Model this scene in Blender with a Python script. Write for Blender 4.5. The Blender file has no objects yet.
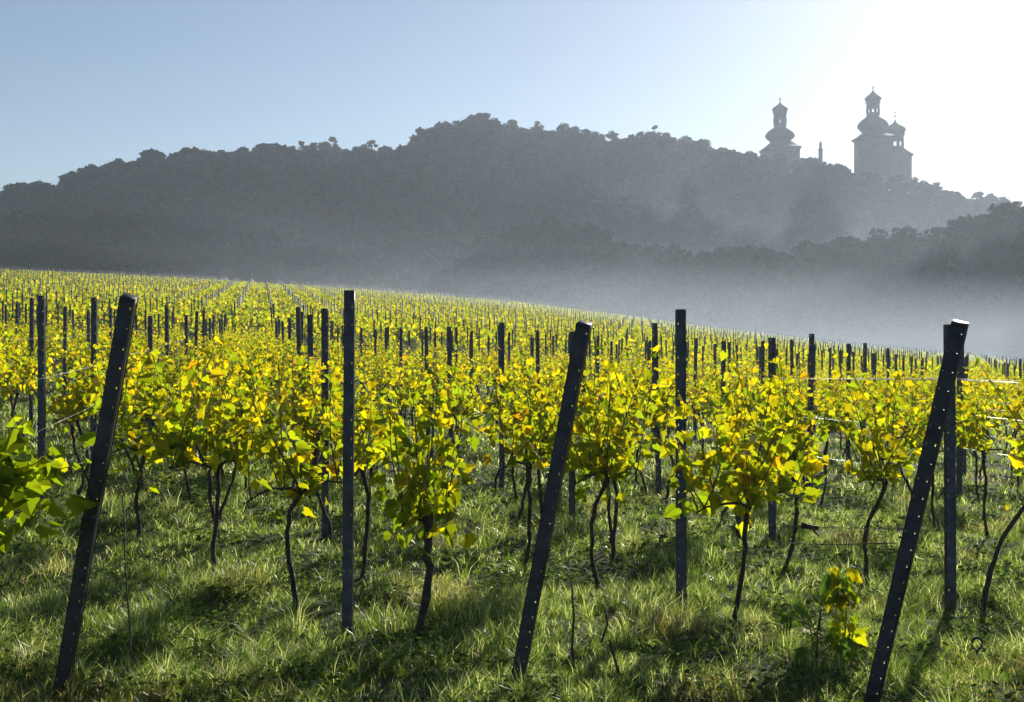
import bpy, math, random
import numpy as np
from mathutils import Vector, Matrix

rng = np.random.default_rng(11)
random.seed(11)
R = math.radians
S = bpy.context.scene
COL = S.collection

# ------------------------------------------------------------------ camera, sky, sun, exposure
F = 1138.0                      # focal length in picture widths of 1024
EYE = 1.78
cam_d = bpy.data.cameras.new('camera')
cam_d.sensor_width = 36.0
cam_d.lens = 36.0 * F / 1024.0
cam_d.clip_start = 0.1
cam_d.clip_end = 5000.0
cam = bpy.data.objects.new('camera', cam_d)
COL.objects.link(cam)
cam.location = (0, 0, EYE)
cam.rotation_euler = (R(90), 0, 0)
S.camera = cam

SUN_AZ, SUN_EL = 26.0, 21.0     # azimuth to the right of the view axis (+Y)
W = bpy.data.worlds.new('World')
S.world = W
W.use_nodes = True
nt = W.node_tree
bg = nt.nodes['Background']
sky = nt.nodes.new('ShaderNodeTexSky')
sky.sky_type = 'NISHITA'
sky.sun_disc = False
sky.sun_elevation = R(SUN_EL)
sky.sun_rotation = R(SUN_AZ)
sky.air_density = 1.0
sky.dust_density = 0.4
sky.ozone_density = 2.5
nt.links.new(sky.outputs[0], bg.inputs[0])
bg.inputs[1].default_value = 0.057

sl = bpy.data.lights.new('sun', 'SUN')
sl.energy = 5.0
sl.angle = R(0.5)
sl.color = (1.0, 0.94, 0.83)
sun = bpy.data.objects.new('sun', sl)
COL.objects.link(sun)
sd = Vector((math.sin(R(SUN_AZ)) * math.cos(R(SUN_EL)), math.cos(R(SUN_AZ)) * math.cos(R(SUN_EL)), math.sin(R(SUN_EL))))
sun.rotation_euler = sd.to_track_quat('Z', 'Y').to_euler()
sun.location = (60, 100, 80)

S.view_settings.view_transform = 'Standard'
S.view_settings.look = 'None'
S.view_settings.gamma = 1
S.view_settings.use_curve_mapping = False
S.view_settings.exposure = 0.65
S.render.engine = 'CYCLES'
S.cycles.max_bounces = 6
S.cycles.diffuse_bounces = 2
S.cycles.glossy_bounces = 2
S.cycles.transmission_bounces = 4
S.cycles.transparent_max_bounces = 16
S.cycles.volume_bounces = 1
S.cycles.use_denoising = True
S.cycles.sample_clamp_indirect = 6.0

# ------------------------------------------------------------------ helpers
class MB:
    """collects vertices and faces of any size; builds one mesh"""
    def __init__(self):
        self.v = []; self.f = {}; self.n = 0; self.c = []
    def add(self, v, faces, mat=0, col=None):
        v = np.asarray(v, float).reshape(-1, 3)
        faces = np.asarray(faces, int)
        self.f.setdefault((faces.shape[1], mat), []).append(faces + self.n)
        self.v.append(v); self.n += len(v)
        if col is None:
            c = np.ones((len(v), 4))
        else:
            c = np.ones((len(v), 4)); c[:, :3] = col
        self.c.append(c)
    def more_faces(self, faces, back, mat=0):
        faces = np.asarray(faces, int)
        self.f.setdefault((faces.shape[1], mat), []).append(faces + self.n - back)
    def mesh(self, name, mats, smooth=False, colors=False):
        me = bpy.data.meshes.new(name)
        v = np.concatenate(self.v)
        me.vertices.add(len(v))
        me.vertices.foreach_set('co', v.astype(np.float32).ravel())
        loops = []; starts = []; mi = []; pos = 0
        for (k, m), fl in self.f.items():
            fa = np.concatenate(fl)
            loops.append(fa.ravel())
            starts.append(pos + np.arange(len(fa)) * k)
            mi.append(np.full(len(fa), m)); pos += fa.size
        loops = np.concatenate(loops); starts = np.concatenate(starts); mi = np.concatenate(mi)
        me.loops.add(len(loops))
        me.loops.foreach_set('vertex_index', loops.astype(np.int32))
        me.polygons.add(len(starts))
        me.polygons.foreach_set('loop_start', starts.astype(np.int32))
        me.polygons.foreach_set('material_index', mi.astype(np.int32))
        if smooth:
            me.polygons.foreach_set('use_smooth', np.ones(len(starts), bool))
        me.update(calc_edges=True)
        if colors:
            a = me.color_attributes.new('tint', 'FLOAT_COLOR', 'POINT')
            a.data.foreach_set('color', np.concatenate(self.c).astype(np.float32).ravel())
        for m in (mats if isinstance(mats, (list, tuple)) else [mats]):
            me.materials.append(m)
        return me

def link(name, data, parent=None, loc=None, rot=None, mats=None):
    o = bpy.data.objects.new(name, data)
    COL.objects.link(o)
    if parent: o.parent = parent
    if loc is not None: o.location = loc
    if rot is not None: o.rotation_euler = rot
    return o

def tag(o, label=None, cat=None, group=None, kind=None):
    if label: o['label'] = label
    if cat: o['category'] = cat
    if group: o['group'] = group
    if kind: o['kind'] = kind
    return o

def tube(mb, pts, rad, sides=6, mat=0, cap=True, col=None):
    pts = np.asarray(pts, float)
    rad = np.broadcast_to(np.asarray(rad, float), (len(pts),))
    d = np.gradient(pts, axis=0)
    d /= np.linalg.norm(d, axis=1)[:, None] + 1e-9
    ref = np.array([0, 0, 1.0]) if abs(d[:, 2]).mean() < .8 else np.array([1.0, 0, 0])
    a = np.cross(d, ref); a /= np.linalg.norm(a, axis=1)[:, None] + 1e-9
    b = np.cross(d, a)
    th = np.arange(sides) * 2 * math.pi / sides
    ring = a[:, None, :] * np.cos(th)[None, :, None] + b[:, None, :] * np.sin(th)[None, :, None]
    v = (pts[:, None, :] + ring * rad[:, None, None]).reshape(-1, 3)
    n = len(pts); i = np.arange(n - 1)[:, None] * sides; k = np.arange(sides)[None, :]; k2 = (k + 1) % sides
    f = np.stack([i + k, i + k2, i + sides + k2, i + sides + k], -1).reshape(-1, 4)
    mb.add(v, f, mat, col)
    if cap:
        mb.more_faces([list(range(sides))[::-1], [(n - 1) * sides + q for q in range(sides)]], n * sides, mat)

def box(mb, c, s, mat=0):
    x, y, z = np.array(s) / 2
    v = np.array([[-x, -y, -z], [x, -y, -z], [x, y, -z], [-x, y, -z], [-x, -y, z], [x, -y, z], [x, y, z], [-x, y, z]]) + np.array(c)
    mb.add(v, [[0, 3, 2, 1], [4, 5, 6, 7], [0, 1, 5, 4], [1, 2, 6, 5], [2, 3, 7, 6], [3, 0, 4, 7]], mat)

def lathe(mb, prof, sides, mat=0, phase=0.0):
    prof = np.asarray(prof, float)
    th = np.arange(sides) * 2 * math.pi / sides + phase
    v = np.stack([prof[:, 0, None] * np.cos(th), prof[:, 0, None] * np.sin(th), np.broadcast_to(prof[:, 1, None], (len(prof), sides))], -1).reshape(-1, 3)
    n = len(prof); i = np.arange(n - 1)[:, None] * sides; k = np.arange(sides)[None, :]; k2 = (k + 1) % sides
    mb.add(v, np.stack([i + k, i + k2, i + sides + k2, i + sides + k], -1).reshape(-1, 4), mat)
    mb.more_faces([list(range(sides))[::-1], [(n - 1) * sides + q for q in range(sides)]], n * sides, mat)

def sstep(t):
    t = np.clip(t, 0, 1)
    return t * t * (3 - 2 * t)

# ------------------------------------------------------------------ materials
def mat(name):
    m = bpy.data.materials.new(name); m.use_nodes = True
    return m, m.node_tree, m.node_tree.nodes['Principled BSDF'], m.node_tree.nodes['Material Output']

def noise_mat(name, c1, c2, scale, rough=.8, bump=0.0, metallic=0.0, detail=6, c3=None, spec=.5):
    m, t, p, out = mat(name)
    tc = t.nodes.new('ShaderNodeTexCoord')
    n = t.nodes.new('ShaderNodeTexNoise'); n.inputs['Scale'].default_value = scale; n.inputs['Detail'].default_value = detail
    t.links.new(tc.outputs['Object'], n.inputs['Vector'])
    r = t.nodes.new('ShaderNodeValToRGB')
    r.color_ramp.elements[0].position = .35; r.color_ramp.elements[0].color = (*c1, 1)
    r.color_ramp.elements[1].position = .68; r.color_ramp.elements[1].color = (*c2, 1)
    if c3:
        e = r.color_ramp.elements.new(.5); e.color = (*c3, 1)
    t.links.new(n.outputs[0], r.inputs[0]); t.links.new(r.outputs[0], p.inputs['Base Color'])
    p.inputs['Roughness'].default_value = rough; p.inputs['Metallic'].default_value = metallic
    p.inputs['Specular IOR Level'].default_value = spec
    if bump:
        b = t.nodes.new('ShaderNodeBump'); b.inputs['Strength'].default_value = bump; b.inputs['Distance'].default_value = .02
        t.links.new(n.outputs[0], b.inputs['Height']); t.links.new(b.outputs[0], p.inputs['Normal'])
    return m

def leaf_mat(name, trans_gain, trans_mix, rough=.45, spec=.4):
    """thin leaf: the tint attribute is the leaf's own pigment; light passing through is yellower"""
    m, t, p, out = mat(name)
    a = t.nodes.new('ShaderNodeAttribute'); a.attribute_name = 'tint'
    t.links.new(a.outputs['Color'], p.inputs['Base Color'])
    p.inputs['Roughness'].default_value = rough
    p.inputs['Specular IOR Level'].default_value = spec
    tr = t.nodes.new('ShaderNodeBsdfTranslucent')
    mx = t.nodes.new('ShaderNodeMix'); mx.data_type = 'RGBA'; mx.blend_type = 'MULTIPLY'
    mx.inputs[0].default_value = 1.0
    mx.inputs[7].default_value = (*trans_gain, 1)
    t.links.new(a.outputs['Color'], mx.inputs[6]); t.links.new(mx.outputs[2], tr.inputs['Color'])
    ms = t.nodes.new('ShaderNodeMixShader'); ms.inputs[0].default_value = trans_mix
    t.links.new(p.outputs[0], ms.inputs[1]); t.links.new(tr.outputs[0], ms.inputs[2])
    t.links.new(ms.outputs[0], out.inputs['Surface'])
    return m

M_leaf = leaf_mat('vine_leaf', (4.2, 3.8, .5), .64, rough=.75, spec=.1)
M_grass = leaf_mat('grass_blade', (2.7, 2.75, 1.2), .5, rough=.34, spec=.6)
M_herb = leaf_mat('herb_leaf', (2.4, 2.3, 1.0), .5, rough=.85, spec=.05)
M_tree = leaf_mat('tree_leaf', (1.2, 1.3, 1.0), .06, rough=.9, spec=.03)
M_bark = noise_mat('vine_bark', (.018, .014, .011), (.075, .055, .04), 30, .9, .6)
M_shoot = noise_mat('vine_shoot', (.05, .055, .02), (.10, .075, .03), 12, .7)
M_treebark = noise_mat('tree_bark', (.03, .025, .02), (.09, .075, .06), 3, .9, .4)
M_post = noise_mat('steel_post', (.04, .043, .052), (.09, .095, .105), 9, .5, .05, .55)
M_endpost = noise_mat('weathered_steel_post', (.022, .023, .027), (.06, .06, .065), 7, .55, .08, .4)
M_wire = noise_mat('wire', (.20, .20, .20), (.32, .32, .31), 5, .5, 0, .8)
M_brightwire = noise_mat('glint_wire', (.34, .34, .33), (.46, .46, .45), 5, .45, 0, 1.0)  # paler copy of the wire for the right-hand rows, sun glint put into its colour
M_iron = noise_mat('rusty_iron', (.03, .02, .015), (.10, .05, .03), 25, .8, .3, .3)
M_plaster = noise_mat('pale_stone', (.17, .165, .155), (.23, .22, .205), 1.2, .9, .1)
M_copper = noise_mat('dark_roof', (.06, .075, .07), (.11, .125, .115), 1.5, .7, .1)
M_gild = noise_mat('dull_metal', (.12, .10, .06), (.2, .17, .1), 4, .5, 0, .7)
M_stick = noise_mat('dead_wood', (.05, .04, .03), (.13, .10, .07), 20, .9, .3)

# ground: soil, moss and thatch mottling
m, t, p, out = mat('ground')
geo = t.nodes.new('ShaderNodeNewGeometry')
n1 = t.nodes.new('ShaderNodeTexNoise'); n1.inputs['Scale'].default_value = .9; n1.inputs['Detail'].default_value = 8
n2 = t.nodes.new('ShaderNodeTexNoise'); n2.inputs['Scale'].default_value = 14; n2.inputs['Detail'].default_value = 6
t.links.new(geo.outputs['Position'], n1.inputs['Vector']); t.links.new(geo.outputs['Position'], n2.inputs['Vector'])
r1 = t.nodes.new('ShaderNodeValToRGB')
r1.color_ramp.elements[0].position = .32; r1.color_ramp.elements[0].color = (.030, .040, .014, 1)
r1.color_ramp.elements[1].position = .68; r1.color_ramp.elements[1].color = (.085, .105, .035, 1)
e = r1.color_ramp.elements.new(.5); e.color = (.055, .075, .022, 1)
r2 = t.nodes.new('ShaderNodeValToRGB')
r2.color_ramp.elements[0].position = .3; r2.color_ramp.elements[0].color = (.45, .42, .38, 1)
r2.color_ramp.elements[1].position = .72; r2.color_ramp.elements[1].color = (1.25, 1.2, 1.05, 1)
t.links.new(n1.outputs[0], r1.inputs[0]); t.links.new(n2.outputs[0], r2.inputs[0])
mx = t.nodes.new('ShaderNodeMix'); mx.data_type = 'RGBA'; mx.blend_type = 'MULTIPLY'; mx.inputs[0].default_value = 1
t.links.new(r1.outputs[0], mx.inputs[6]); t.links.new(r2.outputs[0], mx.inputs[7]); t.links.new(mx.outputs[2], p.inputs['Base Color'])
p.inputs['Roughness'].default_value = .95; p.inputs['Specular IOR Level'].default_value = .15
b = t.nodes.new('ShaderNodeBump'); b.inputs['Strength'].default_value = .8; b.inputs['Distance'].default_value = .05
t.links.new(n2.outputs[0], b.inputs['Height']); t.links.new(b.outputs[0], p.inputs['Normal'])
M_ground = m

def volume_mat(name, density, color, aniso):
    m = bpy.data.materials.new(name); m.use_nodes = True
    t = m.node_tree; t.nodes.remove(t.nodes['Principled BSDF'])
    v = t.nodes.new('ShaderNodeVolumePrincipled')
    v.inputs['Density'].default_value = density
    v.inputs['Color'].default_value = (*color, 1)
    v.inputs['Anisotropy'].default_value = aniso
    t.links.new(v.outputs[0], t.nodes['Material Output'].inputs['Volume'])
    return m

# ------------------------------------------------------------------ terrain
def itp(a, xs, ys):
    return np.interp(a, xs, ys)
A_EDGE = [-500, 0, 200, 400, 520, 640, 720, 850, 1024, 1500]
Y_EDGE = [262, 269, 278, 291, 301, 316, 327, 342, 357, 372]      # brow of the far vineyard
A_RIDGE = [-500, -150, 0, 60, 120, 145, 180, 200, 260, 330, 390, 405, 430, 480, 520, 570, 620, 660, 690, 745, 800, 855, 900, 930, 960, 1000, 1100, 1500]
Y_RIDGE = [250, 222, 198, 190, 168, 163, 163, 156, 147, 147, 151, 146, 127, 114, 121, 125, 133, 131, 137, 149, 153, 166, 172, 181, 191, 196, 205, 230]
A_NEAR = [380, 430, 470, 500, 555, 600, 640, 700, 760, 820, 880, 940, 970, 1000, 1060, 1500]
Y_NEAR = [300, 285, 250, 225, 206, 221, 240, 244, 246, 237, 230, 226, 213, 203, 190, 170]

def crest_dist(a): return itp(a, [-500, 0, 300, 480, 850, 1500], [330, 340, 375, 400, 440, 470])
def near_dist(a): return itp(a, [380, 555, 1000, 1500], [290, 290, 236, 225])
def near_tree(a): return itp(a, [380, 555, 700, 820, 1000, 1500], [8, 11, 14, 17, 20, 20])
def bump(X, Y):
    return (.04 * np.sin(X * 1.7 + .6 * Y) * np.cos(Y * 1.3 - .4 * X) + .03 * np.sin(X * 4.1 + 1.2) * np.sin(Y * 3.7 + X) + .022 * np.sin(X * 8.3 + 2.1 * np.sin(Y * 2.3)) * np.sin(Y * 7.1 + 1.7 * np.sin(X * 1.9)))
def terrain(X, Y):
    X = np.asarray(X, float); Y = np.asarray(Y, float)
    Yc = np.maximum(Y, 6.0)
    a = np.clip(512 + F * X / Yc, -500, 1500)
    h55 = itp(a, [-500, 0, 250, 512, 1024, 1500], [3.4, 1.9, 1.15, .25, -1.1, -2.2])
    h200 = EYE + (351 - itp(a, A_EDGE, Y_EDGE)) / F * 200 - 1.85
    tn = np.maximum(Yc - 6.5, 0) / 48
    near = h55 * tn / (1 + tn ** 4) ** .25
    t1 = np.clip((Yc - 40) / 160, 0, 1)
    s1 = t1 * t1 * (3 - 2 * t1) * .35 + .65 * t1
    fieldz = near + (h200 - h55) * s1
    val = h200 - 8 * sstep((Yc - 200) / 45)
    Dc = crest_dist(a); run = 140 - 38 * sstep((a - 400) / 120); foot = Dc - run
    crest = EYE + (351 - itp(a, A_RIDGE, Y_RIDGE)) / F * Dc - 9.5
    t2 = np.clip((Yc - foot) / run, 0, 1)
    hill = val + (crest - val) * (.55 * np.sin(t2 * math.pi / 2) + .45 * sstep(t2)) - np.maximum(Yc - Dc - 6, 0) * .3
    hill = hill + 1.5 * np.sin(X * .05 + 1) * np.sin(Yc * .06) * sstep((Yc - foot) / 40)
    D2 = near_dist(a)
    r2 = EYE + (351 - itp(a, A_NEAR, Y_NEAR)) / F * D2 - near_tree(a)
    fade = sstep((a - 390) / 60)
    ridge = val + np.maximum(r2 - val, 0) * fade * np.exp(-((Yc - D2) / 32.0) ** 2)
    far = np.maximum(hill, ridge)
    w = sstep((Yc - 196) / 12)
    z = np.where(Yc < 196, fieldz, fieldz * (1 - w) + far * w)
    z = np.maximum(z, -22)
    return z + bump(X, Y) * np.clip(1 - Yc / 90, 0, 1)

def gz(x, y): return float(terrain(np.array([x]), np.array([y]))[0])

def warp(n, lo, hi, c, k):
    """spacing fine near c, coarse far"""
    t0, t1 = math.asinh((lo - c) / k), math.asinh((hi - c) / k)
    return c + k * np.sinh(np.linspace(t0, t1, n))
gx = warp(520, -640, 640, 0, 5.0)
gy = warp(560, -60, 760, 7, 5.0)
GX, GY = np.meshgrid(gx, gy)
GZ = terrain(GX, GY)
mb = MB()
nx, ny = len(gx), len(gy)
i = np.arange(ny - 1)[:, None] * nx; k = np.arange(nx - 1)[None, :]
mb.add(np.stack([GX, GY, GZ], -1).reshape(-1, 3), np.stack([i + k, i + k + 1, i + nx + k + 1, i + nx + k], -1).reshape(-1, 4))
tag(link('ground', mb.mesh('ground', M_ground, smooth=True)), kind='structure')

# haze round everything, and low mist lying in the valley under the hill
mb = MB(); box(mb, (0, 345, 52.5), (1290, 850, 155))
tag(link('haze', mb.mesh('haze', volume_mat('haze', .00042, (.72, .84, 1.0), .38))), kind='stuff')

def mist_bank(c, r, dens, seed, power=1.9, lumps=.25):
    """a long low bank whose depth thins smoothly to nothing towards its top and its ends"""
    g = np.random.default_rng(seed)
    n, m = 48, 15
    xs = np.linspace(-1, 1, n)
    ph = g.uniform(0, 6.28, 4)
    wob = 1 + lumps * (np.sin(xs * 5 + ph[0]) * .5 + np.sin(xs * 11 + ph[1]) * .3 + np.sin(xs * 19 + ph[2]) * .2)
    end = (1 - np.abs(xs) ** 2.5).clip(.004) ** .8
    hs = np.linspace(0, 1, m)
    wid = (1 - hs) ** power + .002
    v = []
    for x_, w_, e_ in zip(xs, wob, end):
        H_ = r[2] * w_ * e_
        sec = [(-r[1] * e_ * w_f, H_ * h_) for h_, w_f in zip(hs, wid)] + [(r[1] * e_ * w_f, H_ * h_) for h_, w_f in zip(hs[::-1], wid[::-1])]
        v += [(x_ * r[0], y_, z_) for y_, z_ in sec]
    k = 2 * m
    i_ = np.arange(n - 1)[:, None] * k; q_ = np.arange(k)[None, :]; q2 = (q_ + 1) % k
    mb = MB()
    mb.add(v, np.stack([i_ + q_, i_ + k + q_, i_ + k + q2, i_ + q2], -1).reshape(-1, 4))
    mb.more_faces([list(range(k)), [(n - 1) * k + q for q in range(k)][::-1]], n * k)
    o = link('mist_bank', mb.mesh('mist_bank', volume_mat('mist', dens, (.74, .85, 1.0), .40)), loc=c)
    tag(o, kind='stuff')
mist_bank((-90, 262, -4), (210, 40, 50), .0026, 1)
mist_bank((-90, 236, 4), (150, 26, 34), .0035, 5)
mist_bank((125, 338, 0), (160, 46, 56), .0027, 2)
mist_bank((40, 331, 4), (85, 24, 58), .0046, 3)
mist_bank((95, 212, -5), (125, 17, 44), .0030, 4, 1.3)
mist_bank((30, 142, -2), (190, 64, 15), .0046, 6, 1.3, .1)

# ------------------------------------------------------------------ trees
def crown_leaves(mb, c, rad, n, size, cols, seed):
    g = np.random.default_rng(seed)
    d = g.normal(size=(n, 3)); d /= np.linalg.norm(d, axis=1)[:, None]
    rr = g.uniform(.35, 1, n) ** .5
    pts = np.array(c) + d * rr[:, None] * np.array(rad)
    quads(mb, pts, size * g.uniform(.6, 1.4, n), cols[g.integers(0, len(cols), n)] * g.uniform(.9, 1.1, (n, 1)), g, d + g.normal(0, .33, (n, 3)))
def quads(mb, pts, size, col, g, nrm):
    n = len(pts)
    nrm /= np.linalg.norm(nrm, axis=1)[:, None]
    a = np.cross(nrm, g.normal(size=(n, 3))); a /= np.linalg.norm(a, axis=1)[:, None] + 1e-9
    b = np.cross(nrm, a)
    s = size[:, None]
    v = np.stack([pts - a * s * .5, pts + b * s * .36 - nrm * s * .08, pts + a * s * .5, pts - b * s * .36 - nrm * s * .08], 1)
    mb.add(v.reshape(-1, 3), np.arange(n * 4).reshape(-1, 4), 0, np.repeat(col, 4, axis=0))

TREE_COLS = np.array([[.022, .032, .013], [.018, .027, .012], [.026, .033, .014], [.028, .03, .013]])
def tree_meshes(h, kind, seed, clumps, leaves, size):
    """a crown mesh and a trunk mesh with limbs, base at the origin, height h"""
    g = np.random.default_rng(seed)
    tm = MB(); cm = MB()
    spread = {'round': .30, 'tall': .2, 'airy': .27, 'spruce': .16}[kind] * h
    top = h * .8
    path = np.array([[g.normal(0, .012 * h) * q, g.normal(0, .012 * h) * q, q * top] for q in np.linspace(0, 1, 6)])
    tube(tm, path, np.linspace(.024 * h, .006 * h, 6), 7)
    for q in range(clumps):
        f = g.uniform(0, 1)
        if kind == 'spruce':
            z = h * (.12 + .86 * f); r = spread * (1.02 - f) ; cr = h * (.03 + .07 * (1 - f))
            ang = g.uniform(0, 6.28); c = np.array([math.cos(ang) * r * .8, math.sin(ang) * r * .8, z - .03 * h]); rad = (cr, cr, cr * .45)
        else:
            z = h * (.16 + .76 * f)
            prof = math.sin(math.pi * min(1, .12 + .86 * f)) ** .6
            r = spread * prof * g.uniform(.35, 1.0); ang = g.uniform(0, 6.28)
            c = np.array([math.cos(ang) * r, math.sin(ang) * r, z])
            cr = h * g.uniform(.06, .12) * (1.0 if kind != 'airy' else .75); rad = (cr, cr, cr * .8)
        if q % 3 == 0:
            k0 = path[min(5, max(1, int((c[2] * .7) / top * 5)))]
            tube(tm, [k0, (k0 + c) / 2 + [0, 0, .02 * h], c], [.008 * h, .005 * h, .002 * h], 5)
        crown_leaves(cm, c, rad, leaves, size, TREE_COLS, int(g.integers(1e9)))
    return cm, tm

def make_variants(kind, n, h, clumps, leaves, size, s0):
    out = []
    for q in range(n):
        cm, tm = tree_meshes(h, kind, s0 + q, clumps, leaves, size)
        out.append((cm.mesh('crown', M_tree, colors=True), tm.mesh('trunk', M_treebark)))
    return out
V_round = make_variants('round', 5, 12, 42, 46, .75, 100)
V_tall = make_variants('tall', 3, 12, 36, 44, .7, 200)
V_airy = make_variants('airy', 3, 12, 34, 34, .6, 300)
V_spruce = make_variants('spruce', 2, 12, 46, 34, .6, 400)

def add_tree(var, x, y, h, label, group=None, wide=1.0, sink=.3):
    r = link('tree', None, loc=(x, y, gz(x, y) - sink), rot=(0, 0, random.uniform(0, 6.28)))
    r.scale = (h / 12 * wide, h / 12 * wide, h / 12)
    link('crown', var[0], r); link('trunk', var[1], r)
    tag(r, label, 'tree', group)
    return r

def pix(a, Y): return (a - 512) / F * Y

# trees along the skyline (they are seen one by one against the sky)
def ridge_tree(a, ytop, var, label, group=None, wide=1.0, back=0):
    Y = float(crest_dist(a)) + back
    x = pix(a, Y)
    z = gz(x, Y)
    top = EYE + (351 - ytop) / F * Y
    add_tree(var, x, Y, max(5.0, top - z + .3), label, group, wide)
ridge_tree(333, 134, V_airy[0], 'loose fluffy tree standing above its neighbours on the western skyline', wide=1.0)
ridge_tree(145, 154, V_round[1], 'round dark tree bulging from the low western end of the ridge', wide=.8)
ridge_tree(303, 139, V_spruce[0], 'pointed conifer beside the loose fluffy tree on the ridge', wide=1.1)
ridge_tree(371, 138, V_airy[1], 'spiky open-topped tree just before the ridge climbs to its wooded summit', wide=1.2)
ridge_tree(482, 112, V_round[0], 'broad tree on the very summit of the wooded hill', wide=1.5)
ridge_tree(655, 124, V_airy[2], 'open twiggy tree sticking up from the ridge between summit and bell towers', wide=1.3)
ridge_tree(203, 149, V_round[3], 'feathery tree beside the dip on the western ridge', wide=1.0)
skyl = [(a + random.uniform(-5, 5)) for a in np.arange(-30, 1075, 10.5)]
for q, a in enumerate(skyl):
    if 752 < a < 800 or 845 < a < 912: continue
    yt = float(itp(a, A_RIDGE, Y_RIDGE)) + random.uniform(-8 if a < 420 else -2, 6)
    var = random.choice(V_round + V_tall + V_airy + V_airy + V_spruce[:1]) if a < 420 else random.choice(V_round + V_tall)
    ridge_tree(a, yt, var, 'dark leafy tree in the unbroken line of trees along the hill skyline', 'trees along the hill skyline', random.uniform(.8, 1.3) if a < 420 else random.uniform(1.1, 1.6), random.uniform(-6, 3))
# the nearer grove at the foot of the hill
for q in range(40):
    a = 655 + q * 10.2 + random.uniform(-5, 5)
    Y = float(near_dist(a)) + random.uniform(-22, 4)
    x = pix(a, Y)
    yt = float(itp(a, A_NEAR, Y_NEAR)) + random.choice([-3, 0, 4, 9, 14]) + random.uniform(-3, 3)
    h = EYE + (351 - yt) / F * Y - gz(x, Y)
    h = min(max(h, 8), 28)
    add_tree(random.choice(V_round + V_tall + V_airy[:1]), x, Y, h, 'dark tree of the grove at the hill foot behind the vineyard edge', 'trees of the grove at the hill foot', random.uniform(1.0, 1.4))
big = pix(1003, 232)
add_tree(V_round[2], big, 232, EYE + (351 - 199) / F * 232 - gz(big, 232), 'tallest broad tree of the grove, darkest against the pale hill', wide=1.15)

# the rest of the wood that covers the hill reads as one mass
lo = []
for q in range(7):
    cm, tm = tree_meshes(11, 'round' if q % 3 else 'tall', 900 + q, 22, 18, 1.7)
    lo.append((np.concatenate(cm.v), np.concatenate(cm.c)))
wood = MB()
g = np.random.default_rng(5)
cnt = 0
for q in range(5200):
    a = g.uniform(-120, 1150); Dc = float(crest_dist(a))
    Y = g.uniform(226, Dc + 14); x = pix(a, Y)
    z = gz(x, Y)
    t2 = (Y - (Dc - 140)) / 140 if a < 420 else (Y - (Dc - 102)) / 102
    D2 = float(near_dist(a)); onr = a > 430 and abs(Y - D2) < 40
    if t2 < -.05 and not onr: continue
    if a < 430 and Y < 246: continue
    if g.uniform() > (Y / Dc) ** 1.0 : continue
    if t2 > .5 and (abs(a - 780) < 16 or abs(a - 882) < 28) and Y > Dc - 12: continue
    h = g.uniform(6.5, 13) if not onr else g.uniform(.7, 1.0) * float(near_tree(a))
    if t2 > .8: h = min(h, 8.3)
    v, c = lo[g.integers(len(lo))]
    s = h / 11; an = g.uniform(0, 6.28); w = s * g.uniform(1.0, 1.5)
    ca, sa = math.cos(an) * w, math.sin(an) * w
    vv = np.stack([v[:, 0] * ca - v[:, 1] * sa + x, v[:, 0] * sa + v[:, 1] * ca + Y, v[:, 2] * s + z - .8], -1)
    wood.add(vv, np.arange(len(vv)).reshape(-1, 4), 0, c[:, :3] * g.uniform(.8, 1.2))
    cnt += 1
print('wood trees', cnt)
tag(link('forest', wood.mesh('forest', M_tree, colors=True)), kind='stuff')

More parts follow.
